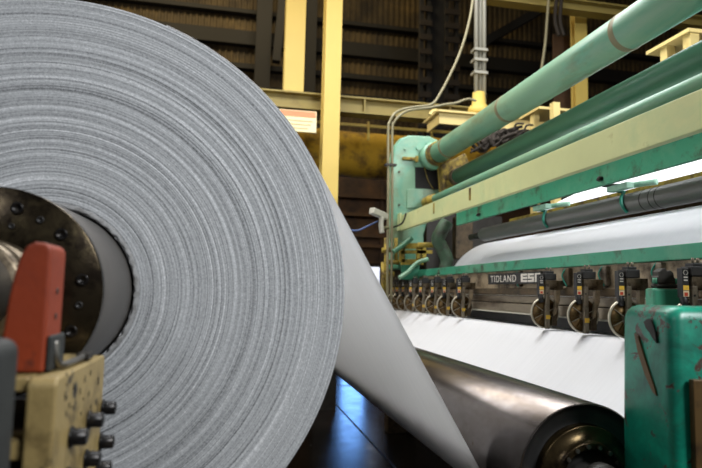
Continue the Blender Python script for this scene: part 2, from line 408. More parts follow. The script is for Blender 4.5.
# insulated duct
p = at(340, 152, 8.2); r = .33; zc = at(365, 154, 8.2).z
mb = MB(); N = 60; vs = []; n = 28
for i in range(N+1):
    x = -2+8*i/N
    for k in range(n):
        a = 2*PI*k/n; rr = r*(1+.06*noise.noise(Vector((x*2.2, math.cos(a)*1.5, math.sin(a)*1.5)))) * (1.05 if i % 12 == 0 else 1)
        vs.append((x, 8.3+rr*math.cos(a), zc+rr*math.sin(a)))
mb.add(vs, [(i*n+k, i*n+(k+1) % n, (i+1)*n+(k+1) % n, (i+1)*n+k) for i in range(N) for k in range(n)], True)
mb.f += [list(range(n)), [N*n+k for k in range(n)]]; mb.sm += [False, False]
duct = mb.build('insulated_duct', 'duct'); tag(duct, 'fat yellow insulated duct running across behind the green machine frame', 'duct')
for xx in (at(370, 150, 8).x, at(348, 150, 8).x-1.2):
    MB().lathe((0, 0), [(.35, -.02), (.35, .02)], 28)
za = at(368, 126, 7.6).z
e = empty('pipe_rail', (2, 7.6, za), 'thin yellowish rail with uprights above the insulated duct', 'rail')
MB().tube([(-2, 7.6, za), (5, 7.6, za+.0)], .022, 8).build('rail', 'yellow', e)
for q in (368, 431): 
    xq = at(q, 120, 7.6).x; MB().tube([(xq, 7.56, gz0-.01), (xq, 7.56, za-.2)], .018, 8).build('upright', 'yellow', e)

# galvanised pipe bundle
e = empty('pipe_bundle', at(479, 104, 6.2), 'bundle of upright grey pipes standing on a yellow foot above the big pipe', 'pipes')
for k, q in enumerate((476, 480, 484)):
    a = at(q, 104, 6.2+.03*(k % 2)); MB().tube([a, (a.x-.0, a.y, 6.5)], .024, 12).build('pipe', 'galv', e)
a = at(479.5, 62, 6.2)
for z in (a.z, a.z+.12, a.z-.15): MB().box((a.x-.08, 6.15, z), (a.x+.08, 6.27, z+.03)).build('strap', 'galv', e)
a = at(479.5, 106, 6.2)
MB().lathe((0, 0), [(0, 0), (.1, 0), (.07, 0)], 8)
mb = MB().tube([(a.x, 6.22, a.z-.1), (a.x, 6.22, a.z-.02), (a.x, 6.22, a.z+.02), (a.x, 6.22, a.z+.16)], [.13, .12, .08, .07], 16); mb.build('foot', 'yellow', e)
# cream tray under the bundle
p0 = at(436, 119, 6.1); p1 = at(560, 122, 6.1)
zt = at(476, 115, 6.1).z-.02
e = empty('pipe_tray', ((p0.x+p1.x)/2, 6.2, zt-.16), 'cream channel tray below the grey pipe bundle, above the machine frame', 'tray')
MB().box((p0.x-.03, 5.95, zt-.02), (p1.x, 6.45, zt)).build('top_plate', 'white_paint', e)
MB().box((p0.x, 6.0, zt-.14), (p1.x, 6.02, zt-.021)).build('front_plate', 'white_paint', e)
MB().box((p0.x, 6.021, zt-.14), (p0.x+.02, 6.4, zt-.021)).build('end_plate', 'white_paint', e)
MB().tube(smoothpath([(p0.x-.04, 5.97, zt-.01), (p0.x-.09, 5.95, zt-.03), (p0.x-.13, 5.93, zt-.08)]), .02, 8).build('hook', 'white_paint', e)
def stub_table(x0, y0, x1, y1, posts, X, wid, label):
    a = atX(x0, y0, X); Z = a.z; d = ray(x1, y1); Y2 = (Z-H)/d.z; Ya = a.y
    e = empty('platform', (X+wid/2, (Ya+Y2)/2, 0), label, 'platform')
    MB().box((X, Y2, Z), (X+wid, Ya, Z+.025)).build('plate', 'white_paint', e)
    for (px, py) in posts:
        q = ray(px, py); yy = Ya+(Y2-Ya)*((px-x0)/(x1-x0)); xx = q.x*yy
        xx = max(xx, X+.06)
        MB().box((xx-.035, yy-.035, Z-1.1), (xx+.035, yy+.035, Z-.001)).build('post', 'white_paint', e)
    return e
stub_table(646, 55, 688, 31, [(661, 55), (683, 45)], 3.0, 1.4, 'cream plate on two short posts behind the green pipes, upper right')
stub_table(519, 120, 534, 108, [(527, 120), (541, 114)], 3.0, .5, 'small cream plate on short posts between the two upper pipes')

# ---------------------------------------------------------------- machine, far side frame
YF = 5.2
def px2(poly, Y): return [(at(x, y, Y).x, at(x, y, Y).z) for x, y in poly]
e = empty('side_frame', (1.65, 5.4, 0), 'pale green side frame with rounded head at the far end of the machine', 'machine frame')
mb = MB().ext(px2([(389.5, 262), (392, 160), (394.5, 146), (400, 138.5), (409, 135), (430, 136), (438, 140), (445, 152), (446, 205), (430, 213), (424, 235), (424, 262)], YF), 1, YF, YF+.13)
fr = mb.build('frame_plate', 'teal', e, bevel=.015)
MB().box((1.52, YF+.131, H+.22), (1.74, 5.69, H+.9)).build('rear_arm', 'green', e, bevel=.01)
MB().box((1.56, 5.691, 0), (1.84, 5.85, H+.9)).build('pedestal', 'grime', e, bevel=.01)
MB().ext(px2([(415.5, 167), (443, 168), (443, 189.5), (415.5, 188)], YF-.012), 1, YF-.012, YF-.001).build('opening_shade_panel', 'girt', e, bevel=.003)  # dark panel on the face, its colour standing for shade inside an opening
MB().ext(px2([(407, 189), (423, 189), (423, 207), (407, 208)], YF-.02), 1, YF-.02, YF-.001).build('cover_plate', 'teal', e, bevel=.004)
for q, rr in (((409.5, 192), .011), ((409.5, 199), .011), ((421, 204), .011), ((418, 148), .022), ((405, 149), .012), ((427, 143), .012), ((399, 172), .010), ((399, 205), .010)):
    c = at(*q, YF-.001); MB().tube([c, c+Vector((0, -.012, 0))], rr, 8).build('bolt', 'teal' if rr > .0115 else 'grime', e)
c0 = at(402, 157, YF-.001); c1 = at(418, 160.5, YF-.03)
MB().box((c0.x, c1.y, c1.z), (c1.x, c0.y, c0.z)).box((c1.x-.03, c1.y-.02, c1.z-.02), (c1.x, c1.y, c0.z+.01)).build('support_ledge', 'rusty', e, bevel=.006)
MB().tube(smoothpath([at(424.5, 167, YF-.02), at(428, 180, YF-.03), at(434, 190, YF-.02)]), .004, 6).build('hanging_wire', 'rusty', e)

# crusted yellow brackets carrying the tube ends
mb = MB(); cc = at(460, 178, 5.0)
def blob(mb, c, rad, s=1.0, n=10, seed=0):
    vs = []; 
    for i in range(n+1):
        th = PI*i/n
        for k in range(2*n):
            ph = PI*k/n; d = Vector((math.sin(th)*math.cos(ph), math.sin(th)*math.sin(ph), math.cos(th)))
            rr = 1+.35*noise.noise(d*2.2+Vector((seed, 0, 0)))
            vs.append(Vector(c)+Vector((d.x*rad[0], d.y*rad[1], d.z*rad[2]))*rr)
    m = 2*n
    mb.add(vs, [(i*m+k, (i+1)*m+k, (i+1)*m+(k+1) % m, i*m+(k+1) % m) for i in range(n) for k in range(m)], True)
mb = MB()
mb.ext(px2([(441, 162), (456, 158), (466, 152), (470, 163), (462, 176), (459, 190), (452, 192), (450, 204), (444, 204), (443, 180)], 5.0), 1, 5.0, 5.14)
tag(mb.build('tube_bracket', 'rag', bevel=.02), 'yellow crusted casting bracket under the far end of the big tube', 'bracket')
mb = MB(); r2 = random.Random(5)
for k in range(16):
    x0 = 470+r2.uniform(0, 40); y0 = 150-(x0-470)*.42; pts = []
    for q in range(5):
        pts.append(at(x0, y0+r2.uniform(-8, 6), 5.25+r2.uniform(-.05, .05))); x0 += r2.uniform(2, 12); y0 -= r2.uniform(0, 5)
    mb.tube(smoothpath(pts), r2.uniform(.008, .02), 7)
tag(mb.build('cable_tangle', 'lattice'), 'tangle of brown cables behind the big tube near the frame head', 'cables')

# ---------------------------------------------------------------- long tubes and beams across the machine
def along(ang, X): return X, H+X*math.tan(math.radians(ang))
def ytube(name, X, Z, r, y0, y1, mat, label, cat='pipe', n=48):
    e = empty(name, (X, (y0+y1)/2, Z-r), label, cat)
    MB().lathe((X, Z), [(0, y0), (r, y0), (r, y1), (0, y1)], n).build('tube', mat, e)
    return e
X, Z = along(34.85, 1.8)
e = ytube('cross_pipe', X, Z, .0925, .9, 5.19, 'teal', 'thickest pale green pipe, topmost of the pipes crossing the machine')
for p, r_ in ((628, .094), (508, .0938), (449, .0942)):
    yy = X/ray(p, 60 if p > 600 else 110).x; MB().lathe((X, Z), [(.092, yy-.02), (r_, yy-.017), (r_+.001, yy), (r_, yy+.017), (.092, yy+.02)], 48).build('weld_band', 'conduit', e)
MB().lathe((X, Z), [(.093, 4.98), (.104, 4.98), (.108, 5.0), (.108, 5.07), (.093, 5.07)], 48).build('collar', 'rag', e)
MB().lathe((X, Z), [(.093, 5.071), (.125, 5.08), (.125, 5.199), (.093, 5.199)], 48).build('end_hub', 'teal', e)
X, Z = along(27.9, 1.95)
e = ytube('cross_pipe', X, Z, .067, .9, 4.95, 'pipe', 'dark green pipe, second from the top, below the thick pale pipe')
MB().lathe((X, Z), [(.068, 4.9), (.076, 4.9), (.076, 4.96), (.03, 4.97)], 48).build('end_cap', 'grime', e)
X, Z = along(25.3, 1.72)
e = ytube('cross_pipe', X, Z, .035, .9, 4.86, 'teal', 'thinnest pale teal pipe lying just above the cream beam', n=32)
MB().lathe((X, Z), [(0, 4.86), (.03, 4.86), (.03, 4.9), (.05, 4.9), (.05, 5.1), (0, 5.1)], 32).build('end_fitting', 'rusty', e)
e = empty('cross_beam', (1.65, 3.3, H+.64), 'long pale cream box beam crossing the machine below the pipes', 'beam')
MB().box((1.5, .9, H+.556), (1.535, 5.199, H+.692)).build('beam_body', 'cream', e, bevel=.004)
MB().box((1.478, 5.12, H+.555), (1.499, 5.199, H+.71)).build('end_plate', 'cream', e, bevel=.003)
for p in (434, 470):
    yy = 1.5/ray(p, 200).x; MB().box((1.4975, yy-.015, H+.60), (1.4995, yy+.015, H+.68)).build('rust_patch', 'rusty', e)
MB().tube(smoothpath([atX(406, 213, 1.46), atX(403, 222, 1.45), atX(397, 226, 1.44), atX(388, 228, 1.42)]), .008, 8).build('cable', 'black', e)
e = empty('cross_beam', (1.8, 3, H+.535), 'emerald green flat beam right under the cream beam', 'beam')
MB().box((1.75, .9, H+.537), (1.77, 4.45, H+.72)).build('front_plate', 'green', e, bevel=.003)
MB().box((1.771, .9, H+.545), (1.79, 4.45, H+.56)).build('bottom_plate', 'dark', e)
for p in (602, 480):
    yy = 1.75/ray(p, 180).x; MB().tube([(1.75, yy, H+.57), (1.735, yy, H+.57), (1.73, yy, H+.56)], .012, 8).build('bolt', 'dark', e)
# grey idler roller
X, Z = 1.896, H+.4535
e = empty('idler_roller', (X, 2.6, Z-.05), 'dark grey long idler roller above the big white paper roll', 'roller')
MB().lathe((X, Z), [(0, .9), (.051, .9), (.051, 4.24), (.045, 4.26), (0, 4.26)], 48).build('roller_body', 'grey_roller', e)
for yy in (2.32, 2.36, 2.42): MB().lathe((X, Z), [(.050, yy-.006), (.0525, yy), (.050, yy+.006)], 48).build('ring', 'dark', e)
MB().tube([(X, 4.26, Z), (X, 4.5, Z)], .025, 16).build('journal', 'dark', e)
# bar behind the roller and upper web
tag(MB().box((2.08, .9, H+.553), (2.10, 4.2, H+.576)).build('guide_bar', 'rusty'), 'rusty yellow guide bar behind the dark grey idler roller', 'bar')
mb = MB(); 
mb.ext([(2.16, H+.585), (2.9, H+.95), (2.9, H+.955), (2.16, H+.59)], 1, .9, 4.0)
tag(mb.build('paper_web', 'paper'), 'strip of white paper web seen between the green beam and grey idler roller', 'paper web')
# hose clamps on roller
def clampset(px, label):
    Y = 1.83/ray(px, 200).x
    e = empty('hose_clamp', (1.83, Y, H+.50), label, 'clamp', 'hose clamps on the idler roller')
    MB().box((1.78, Y-.02, H+.5365), (1.84, Y+.05, H+.5449)).build('mount', 'dark', e)
    MB().tube(smoothpath([(1.80, Y+.02, H+.522), (1.86, Y-.06, H+.532), (1.92, Y-.16, H+.536)]), .014, 10).build('clamp_arm', 'clamp', e)
    MB().box((1.79, Y-.12, H+.508), (1.83, Y+.03, H+.536)).build('clamp_block', 'clamp', e, bevel=.003)
    c = (1.896, H+.4535)
    pts = [(c[0]+.062*math.cos(math.radians(t)), Y+.0-.0003*(t-120), c[1]+.062*math.sin(math.radians(t))) for t in range(118, 235, 8)]
    MB().tube([(1.815, Y+.0, H+.515)]+pts, .008, 8).build('hose', 'hose', e)
    return e
clampset(541, 'pale green clamp with teal hose, farther one nearer the roller end')
clampset(618, 'pale green clamp with teal hose, nearer larger one on the idler roller')

# parent paper roll behind the knives
c = (2.383, H-.043); mb = MB()
mb.lathe(c, [(.06, .9), (.517, .9), (.517, 5.0), (.06, 5.0)], 128)
e = empty('parent_paper_roll', (c[0], 3, c[1]-.517), 'big bright white paper roll lying behind the green knife beam', 'paper roll')
mb.build('wound_paper', 'paper', e)
MB().lathe(c, [(0, .8), (.059, .8), (.059, 5.68), (0, 5.68)], 32).build('shaft', 'steel', e)

# ---------------------------------------------------------------- knife beam
e = empty('knife_beam', (1.68, 3.1, H-.1), 'long green beam with backing rails that carries the slitting knives', 'beam')
MB().box((1.66, .9, H+.146), (1.76, 5.25, H+.205)).build('beam_body', 'green', e, bevel=.004)
MB().box((1.68, .9, H+.0), (1.70, 5.4, H+.145)).build('backing_plate', 'tan', e)
MB().box((1.655, .9, H+.005), (1.679, 5.5, H+.04)).build('rail', 'grime', e, bevel=.003)
MB().box((1.665, .9, H-.045), (1.70, 5.5, H-.002)).build('grey_rail', 'greybar', e, bevel=.004)
MB().box((1.65, .9, H-.10), (1.68, 5.5, H-.05)).build('grey_rail', 'greybar', e, bevel=.004)
MB().box((1.64, .9, H-.108), (1.66, 5.5, H-.1)).build('edge_strip', 'lamp_grey', e)
MB().box((1.75, .9, H-.17), (1.77, 5.5, H-.02)).build('rear_skirt', 'black', e)
for p, q in ((700, 1), (657, 1), (603, 1), (566, 0), (518, 0)):
    yy = 1.66/ray(p, 285).x
    MB().box((1.655, yy-.03, H+.05), (1.679, yy+.03, H+.14)).build('air_fitting', 'greybar' if q else 'grime', e, bevel=.006)
    MB().tube(smoothpath([(1.66, yy, H+.14), (1.645, yy+.01, H+.10), (1.652, yy-.02, H+.05)]), .004, 6).build('air_line', 'hose', e)

# nameplate with lettering
def text_mesh(txt, size, ext=.0):
    cu = bpy.data.curves.new('t', 'FONT'); cu.body = txt; cu.size = size; cu.extrude = .0008; cu.align_x = 'LEFT'
    cu.offset = .004; cu.space_character = 1.18
    o = bpy.data.objects.new('t', cu); COL.objects.link(o)
    dg = bpy.context.evaluated_depsgraph_get(); dg.update()
    me = bpy.data.meshes.new_from_object(o.evaluated_get(dg)); bpy.data.objects.remove(o)
    return me
Yl, Yr = 1.64/ray(488.5, 280).x, 1.64/ray(541, 280).x
Z0, Z1 = H+.064, H+.130
e = empty('nameplate', (1.64, (Yl+Yr)/2, Z0), 'black nameplate with pale lettering on the knife beam', 'sign')
MB().box((1.637, Yr, Z0), (1.6535, Yl, Z1)).build('plate', 'black', e, bevel=.002)
def letters(txt, y_left, y_right, z0, h, name, bold=0):
    me = text_mesh(txt, 1.0)
    xs = [v.co.x for v in me.vertices]; ys = [v.co.y for v in me.vertices]
    x0, x1, y0, y1 = min(xs), max(xs), min(ys), max(ys)
    for v in me.vertices:
        u = (v.co.x-x0)/(x1-x0); w = (v.co.y-y0)/(y1-y0); d = v.co.z
        v.co = (1.6362-(.0006 if d > 0 else 0)-e.location.x, y_left+(y_right-y_left)*u-e.location.y, z0+h*w-e.location.z)
    me.materials.clear(); me.materials.append(M['lettering'])
    o = bpy.data.objects.new(name, me); COL.objects.link(o); o.parent = e
    return o
Yt = lambda p: 1.637/ray(p, 279).x
letters('TIDLAND', Yt(490.8), Yt(516.2), Z0+.013, .041, 'lettering')
# block letters E S P
def glyph(rects, name, yl, yr):
    mb = MB()
    for (u0, u1, v0, v1) in rects:
        mb.box((1.6356, yl+(yr-yl)*u0, Z0+.010+.048*v0), (1.6368, yl+(yr-yl)*u1, Z0+.010+.048*v1))
    mb.build(name, 'lettering', e)
bar = [(0, 1, 0, .24), (0, 1, .38, .62), (0, 1, .76, 1)]
glyph(bar+[(0, .3, .24, .38), (0, .3, .62, .76)], 'lettering', Yt(521), Yt(527.2))
glyph(bar+[(.7, 1, .24, .38), (0, .3, .62, .76)], 'lettering', Yt(528), Yt(534))
glyph([(0, .3, 0, 1), (.3, 1, .38, .62), (.3, 1, .76, 1), (.72, 1, .62, .76)], 'lettering', Yt(535), Yt(540.5))

# ---------------------------------------------------------------- slitting knife holders
def make_holder(Y, label, X=1.56):
    G = 'slitting knife holders along the beam'
    e = empty('knife_holder', (X, Y, H-.16), label, 'knife holder', G)
    MB().box((X-.005, Y-.02, H+.03), (X+.09, Y+.03, H+.078)).build('holder_body', 'knife_steel', e, bevel=.003)
    MB().box((X-.01, Y-.026, H+.079), (X+.05, Y+.03, H+.112)).box((X+.0, Y-.02, H+.112), (X+.04, Y+.02, H+.124)).build('air_cap', 'black', e, bevel=.003)
    for dx in (.005, .025): MB().tube([(X+dx, Y-.012, H+.124), (X+dx, Y-.012, H+.142)], .005, 8).build('air_fitting', 'greybar', e)
    lp = MB().box((X-.038, Y-.012, H+.004), (X-.012, Y+.014, H+.106)).build('side_housing', 'black', e, bevel=.002)
    MB().box((X-.036, Y-.0135, H+.008), (X-.014, Y-.0122, H+.028)).build('warning_label', 'lab_cream', lp)
    MB().box((X-.033, Y-.0145, H+.010), (X-.02, Y-.0137, H+.022)).build('warning_mark', 'red', lp)
    MB().box((X-.036, Y-.0135, H+.030), (X-.014, Y-.0122, H+.046)).build('warning_label', 'lab_yellow', lp)
    mb = MB().box((X-.033, Y-.0135, H+.062), (X-.018, Y-.0122, H+.066)).box((X-.033, Y-.0135, H+.072), (X-.018, Y-.0122, H+.076))
    for k in range(6):
        a0, a1 = k*PI/3, (k+1)*PI/3
        mb.beam((X-.0255+.009*math.cos(a0), Y-.013, H+.09+.009*math.sin(a0)), (X-.0255+.009*math.cos(a1), Y-.013, H+.09+.009*math.sin(a1)), .001, .002, (0, 1, 0))
    mb.build('printed_mark', 'lettering', lp)
    # arm in front of the blade
    ar = MB().box((X-.006, Y-.022, H-.05), (X+.014, Y-.004, H+.045)).box((X-.012, Y-.03, H-.163), (X+.010, Y-.012, H-.045)).build('arm', 'greybar', e, bevel=.003)
    MB().box((X-.0125, Y-.0312, H-.115), (X+.0105, Y-.0302, H-.095)).build('yellow_mark', 'lab_yellow', ar)
    MB().tube([(X-.001, Y-.0225, H+.012), (X-.001, Y-.025, H+.012)], .004, 8).build('screw', 'black', ar)
    MB().tube(smoothpath([(X-.026, Y, H+.004), (X-.026, Y-.004, H-.012), (X-.02, Y, H-.03)]), [.013]*13, 10).build('knob', 'black', e)
    # blade: face perpendicular to the roll axes
    c = (X, H-.084)
    bl = MB().lathe(c, [(.074, Y+.010), (.078, Y+.005), (.0785, Y+.002), (.074, Y-.006), (.071, Y-.004), (.071, Y+.008), (.074, Y+.010)], 40).build('blade', 'rim', e)
    mb = MB().lathe(c, [(0, Y), (.071, Y), (.071, Y+.006), (0, Y+.006)], 40)
    for k in range(8):
        a = k*PI/4+.2; mb.beam((c[0]+.02*math.cos(a), Y-.003, c[1]+.02*math.sin(a)), (c[0]+.06*math.cos(a), Y-.003, c[1]+.06*math.sin(a)), .003, .005, (0, 1, 0))
    mb.build('blade_face', 'blade', bl)
    mb = MB()
    for k in range(6):
        a = k*PI/3+.45; mb.beam((c[0], Y-.006, c[1]), (c[0]+.066*math.cos(a), Y-.006, c[1]+.066*math.sin(a)), .003, .004, (0, 1, 0))
    mb.build('spokes', 'rim', bl)
    MB().lathe(c, [(0, Y-.010), (.018, Y-.010), (.022, Y-.004), (.022, Y-.001)], 20).build('hub', 'grime', bl)
    # curved guard behind, on the beam side
    mb = MB(); pl = [(X+.05, H+.03), (X+.075, H+.03), (X+.072, H-.02), (X+.058, H-.06), (X+.05, H-.09), (X+.036, H-.10), (X+.046, H-.04)]
    mb.ext(pl, 1, Y-.02, Y+.0); mb.build('guard', 'tan', e, bevel=.002)
    MB().box((X+.03, Y-.012, H-.15), (X+.06, Y+.016, H-.09)).build('lower_shoe', 'grime', e, bevel=.004)
    return e
pxs = [690, 625.5, 583, 545, 462, 447, 434.7, 422.8, 412.7, 405, 399, 394.5]
labs = ['slitting knife holder at the right picture edge above the green pedestal',
        'slitting knife holder at the left top corner of the green pedestal',
        'slitting knife holder midway between the nameplate and the green pedestal',
        'slitting knife holder overlapping the right end of the black nameplate',
        'slitting knife holder at the left of the black nameplate, rightmost of the far row',
        'second slitting knife holder left of the black nameplate',
        'third slitting knife holder left of the black nameplate',
        'fourth slitting knife holder left of the black nameplate',
        'fifth slitting knife holder left of the black nameplate',
        'third slitting knife holder from the far left end of the row',
        'second slitting knife holder from the far left end of the row',
        'farthest slitting knife holder at the left end of the row']
Y0 = 1.56/ray(pxs[2], 300).x
proto = make_holder(Y0, labs[2])
for p, l in zip(pxs, labs):
    if p == 583: continue
    Y = 1.56/ray(p, 300).x
    h = dup(proto, Vector((0, Y-Y0, 0))); h['label'] = l

# bearing block with grimy top on the knife rail
yb = 1.90
e = empty('bearing_block', (1.53, yb, H-.12), 'small green bearing block with blackened top between the two nearest knife holders', 'bearing')
MB().box((1.464, yb-.05, H-.11), (1.575, yb+.0, H+.035)).build('block_body', 'green', e, bevel=.008)
mb = MB().box((1.48, yb-.045, H+.036), (1.57, yb-.005, H+.052)); mb.build('dirty_ledge', 'dark', e, bevel=.008)
mb = MB().ext([(1.488, H+.053), (1.486, H+.075), (1.491, H+.078), (1.493, H+.094), (1.508, H+.105), (1.522, H+.108), (1.526, H+.098), (1.540, H+.101), (1.553, H+.092), (1.555, H+.076), (1.560, H+.072), (1.560, H+.053)], 1, yb-.04, yb-.005)
mb.build('cap', 'dark', e, bevel=.003)
for dx in (1.483, 1.567): MB().tube([(dx, yb-.03, H+.052), (dx, yb-.03, H+.072)], .009, 6).build('bolt', 'green', e)
MB().box((1.576, yb-.04, H-.05), (1.648, yb-.01, H+.0)).build('mount', 'dark', e)

# ---------------------------------------------------------------- winding roll, sheet and roller
C1 = (-.4706, H-.0182); R1 = .8; YR = 1.699; YE = 5.6
RC = .222
e = empty('paper_roll', (C1[0], (YR+YE)/2, C1[1]-R1), 'giant grey white paper roll wound in fine rings, filling the left half', 'paper roll')
prof = []; rng = random.Random(3); r = RC; 
while r < R1-.004:
    prof.append((r, YR+rng.uniform(-.0011, .0011)+(.004*noise.noise(Vector((r*14, 0, 0)))))); r += rng.uniform(.0015, .004)
prof.append((R1-.003, YR)); prof.append((R1, YR+.003))
mb = MB(); n = 256
mb.lathe(C1, prof, n)
e2 = Vector(e.location)
# ring-centred mesh so that the ring pattern follows the roll's axis
fo = mb.build('end_face', 'paper_face', e, recalc=False)
for v in fo.data.vertices: v.co.z -= R1
fo.location = (0, 0, R1)
MB().lathe(C1, [(R1, YR+.003), (R1, YE), (RC+.0, YE), (RC, YR+.01)], 256).build('wound_surface', 'paper', e)
# ragged inner windings round the drum
mb = MB(); vs = []; n = 240
for i, (dr_, dy) in enumerate([(.0, .004), (.001, -.005), (.004, -.008), (.009, -.006), (.014, .002)]):
    for k in range(n):
        a = 2*PI*k/n; w = .003*noise.noise(Vector((math.cos(a)*14, math.sin(a)*14, i*.5))) + .0012*math.sin(k*1.2)
        vs.append((C1[0]+(RC+.001+dr_+w)*math.cos(a), YR+dy+w, C1[1]+(RC+.001+dr_+w)*math.sin(a)))
mb.add(vs, [(i*n+k, (i+1)*n+k, (i+1)*n+(k+1) % n, i*n+(k+1) % n) for i in range(4) for k in range(n)], True)
mb.build('ragged_core_edge', 'core_edge', e)

# running sheet: roll -> under the steel roller -> knives
C2 = (.9545, H-.479); R2 = .1937
dx, dz = C2[0]-C1[0], C2[1]-C1[1]; D = math.hypot(dx, dz); base = math.atan2(dz, dx)
na = base+math.acos((R1+R2+.002)/D); nn = (math.cos(na), math.sin(na))
path = []
for k in range(10):
    a = na+math.radians(40)*(1-k/9); path.append((C1[0]+(R1+.002)*math.cos(a), C1[1]+(R1+.002)*math.sin(a)))
Rw = R2+.003
pA = path[-1]; pB = (C2[0]-Rw*nn[0], C2[1]-Rw*nn[1])
for k in range(1, 12): path.append((pA[0]+(pB[0]-pA[0])*k/12, pA[1]+(pB[1]-pA[1])*k/12))
P3 = (1.56, H-.172)
d3 = math.hypot(P3[0]-C2[0], P3[1]-C2[1]); a3 = math.atan2(P3[1]-C2[1], P3[0]-C2[0])-math.acos(Rw/d3)
aS = na+PI; aE = a3+2*PI if a3 < aS-2*PI+PI else a3
while aE < aS: aE += 2*PI
for k in range(31):
    a = aS+(aE-aS)*k/30; path.append((C2[0]+Rw*math.cos(a), C2[1]+Rw*math.sin(a)))
q = path[-1]
for k in range(1, 8): path.append((q[0]+(P3[0]-q[0])*k/8, q[1]+(P3[1]-q[1])*k/8))
path += [(P3[0]-.01, P3[1]-.004), P3, (P3[0]+.03, P3[1]+.001), (P3[0]+.3, P3[1]+.0)]
mb = MB(); NY = 40; vs = []
for (x, z) in path:
    for j in range(NY+1):
        y = YR+(YE-YR)*j/NY; vs.append((x, y, z))
mb.add(vs, [(i*(NY+1)+j, (i+1)*(NY+1)+j, (i+1)*(NY+1)+j+1, i*(NY+1)+j+1) for i in range(len(path)-1) for j in range(NY)], True)
web = mb.build('running_paper_sheet', 'sheet')
sm = web.modifiers.new('thickness', 'SOLIDIFY'); sm.thickness = .0006; sm.offset = 0
tag(web, 'white paper sheet running from the knives under the steel roller up to the big roll', 'paper sheet')

e = empty('steel_roller', (C2[0], 3.5, C2[1]-R2), 'polished steel roller at the bottom with dark ringed end face', 'roller')
YS = 1.485
MB().lathe(C2, [(R2-.004, YS), (R2, YS+.004), (R2, 5.68), (0, 5.68)], 160).build('barrel', 'roller', e)
MB().lathe(C2, [(R2-.0045, YS+.0005), (.186, YS+.002), (.184, YS+.012), (.17, YS+.016), (.15, YS+.022), (.138, YS+.02)], 128).build('end_ring', 'black', e)
MB().lathe(C2, [(.138, YS+.02), (.136, YS-.004), (.132, YS-.006), (.10, YS-.002), (.096, YS-.02), (.092, YS-.022), (.078, YS-.022)], 128).build('bearing_cover', 'cover', e)
MB().lathe(C2, [(.078, YS-.022), (.074, YS+.005), (.04, YS+.01), (.04, YS-.05), (0, YS-.05)], 96).build('journal', 'dark', e)
for k in range(16):
    a = k*PI/8+.1; x, z = C2[0]+.086*math.cos(a), C2[1]+.086*math.sin(a)
    MB().tube([(x, YS-.022, z), (x, YS-.029, z)], .006, 8).build('bolt', 'steel', e)
# green bearing arm between roller journal and pedestal
e = empty('roller_support', (1.0, 1.4, C2[1]-.1), 'small green support joining the steel roller end to the green pedestal', 'support')
MB().lathe(C2, [(.0, YS-.09), (.05, YS-.09), (.055, YS-.08), (.055, YS-.055), (.045, YS-.052), (0, YS-.052)], 48).build('bearing_housing', 'dark', e)
MB().ext([(.985, H-.53), (.985, H-.475), (.995, H-.455), (1.03, H-.445), (1.03, H-.56)], 1, YS-.115, YS-.092).build('bracket', 'post_green', e, bevel=.01)
for k in range(2): MB().tube([(1.0+.018*k, YS-.115, H-.475), (1.0+.018*k, YS-.122, H-.475)], .009, 6).build('bolt', 'dark', e)

# ---------------------------------------------------------------- green pedestal
e = empty('machine_pedestal', (1.23, 1.35, 0), 'chipped emerald green rounded pedestal in the right foreground', 'pedestal')
mb = MB(); zt = H-.018; z0 = 0
lv = [(0, 0, .03, .0), (zt-.3, 0, .03, 0), (zt-.034, .003, .03, 0), (zt-.017, .008, .03, 0), (zt-.006, .016, .028, 0), (zt, .03, .024, 0)]
def rrect(x0, x1, y0, y1, r, n=6):
    out = []
    for cx, cy, a0 in ((x1-r, y1-r, 0), (x0+r, y1-r, 90), (x0+r, y0+r, 180), (x1-r, y0+r, 270)):
        out += arc(cx, cy, r, a0, a0+90, n)
    return out
rings = []
for z, ins, r, _ in lv:
    tap = .012*(1-z/zt)
    rings.append([(x, y, z) for x, y in rrect(1.036-tap+ins, 1.42-ins, 1.248-tap+ins, 1.452-ins, r)])
n = len(rings[0]); vs = [p for q in rings for p in q]
mb.add(vs, [(i*n+k, i*n+(k+1) % n, (i+1)*n+(k+1) % n, (i+1)*n+k) for i in range(len(rings)-1) for k in range(n)], True)
mb.f += [list(range(n))[::-1], [(len(rings)-1)*n+k for k in range(n)]]; mb.sm += [False, False]
mb.build('pedestal_body', 'ped', e)
# brown scraped scar on the face
def scar(pts, name, mat, X=None, w=.006):
    vs = []
    mb = MB()
    P = [atX(x, y, 1.033) for x, y in pts]
    mb.add([(1.0315, p.y, p.z) for p in P]+[(1.0375, p.y, p.z) for p in P], [list(range(len(P)))]+[(k, k+len(P), (k+1) % len(P)+len(P), (k+1) % len(P)) for k in range(len(P))])
    return mb.build(name, mat, e)
scar([(634.5, 333), (638, 336), (644, 356), (650, 374), (655, 388), (657, 396), (653, 392), (645, 374), (638, 352)], 'scraped_patch', 'brass')
scar([(644, 322), (647, 319), (650.4, 318.6), (653, 325), (655.5, 333), (657, 343), (654, 340), (650, 333), (646, 328)], 'scraped_patch', 'dark')
MB().box((1.068, 1.226, .5), (1.16, 1.242, H-.187)).build('strip', 'brass', e, bevel=.002)

# ---------------------------------------------------------------- core drum and chuck
e = empty('core_chuck', (C1[0], 1.4, C1[1]-.2), 'dark bolted flange and grey drum in the middle of the paper roll', 'chuck')
YFl = 1.325
MB().lathe(C1, [(.2145, YFl+.02), (.2165, YFl+.025), (.2165, YR+.0), (.2165, YR+.2)], 160).build('drum', 'drum', e)
FR = .2155
holes = []
mb = MB()
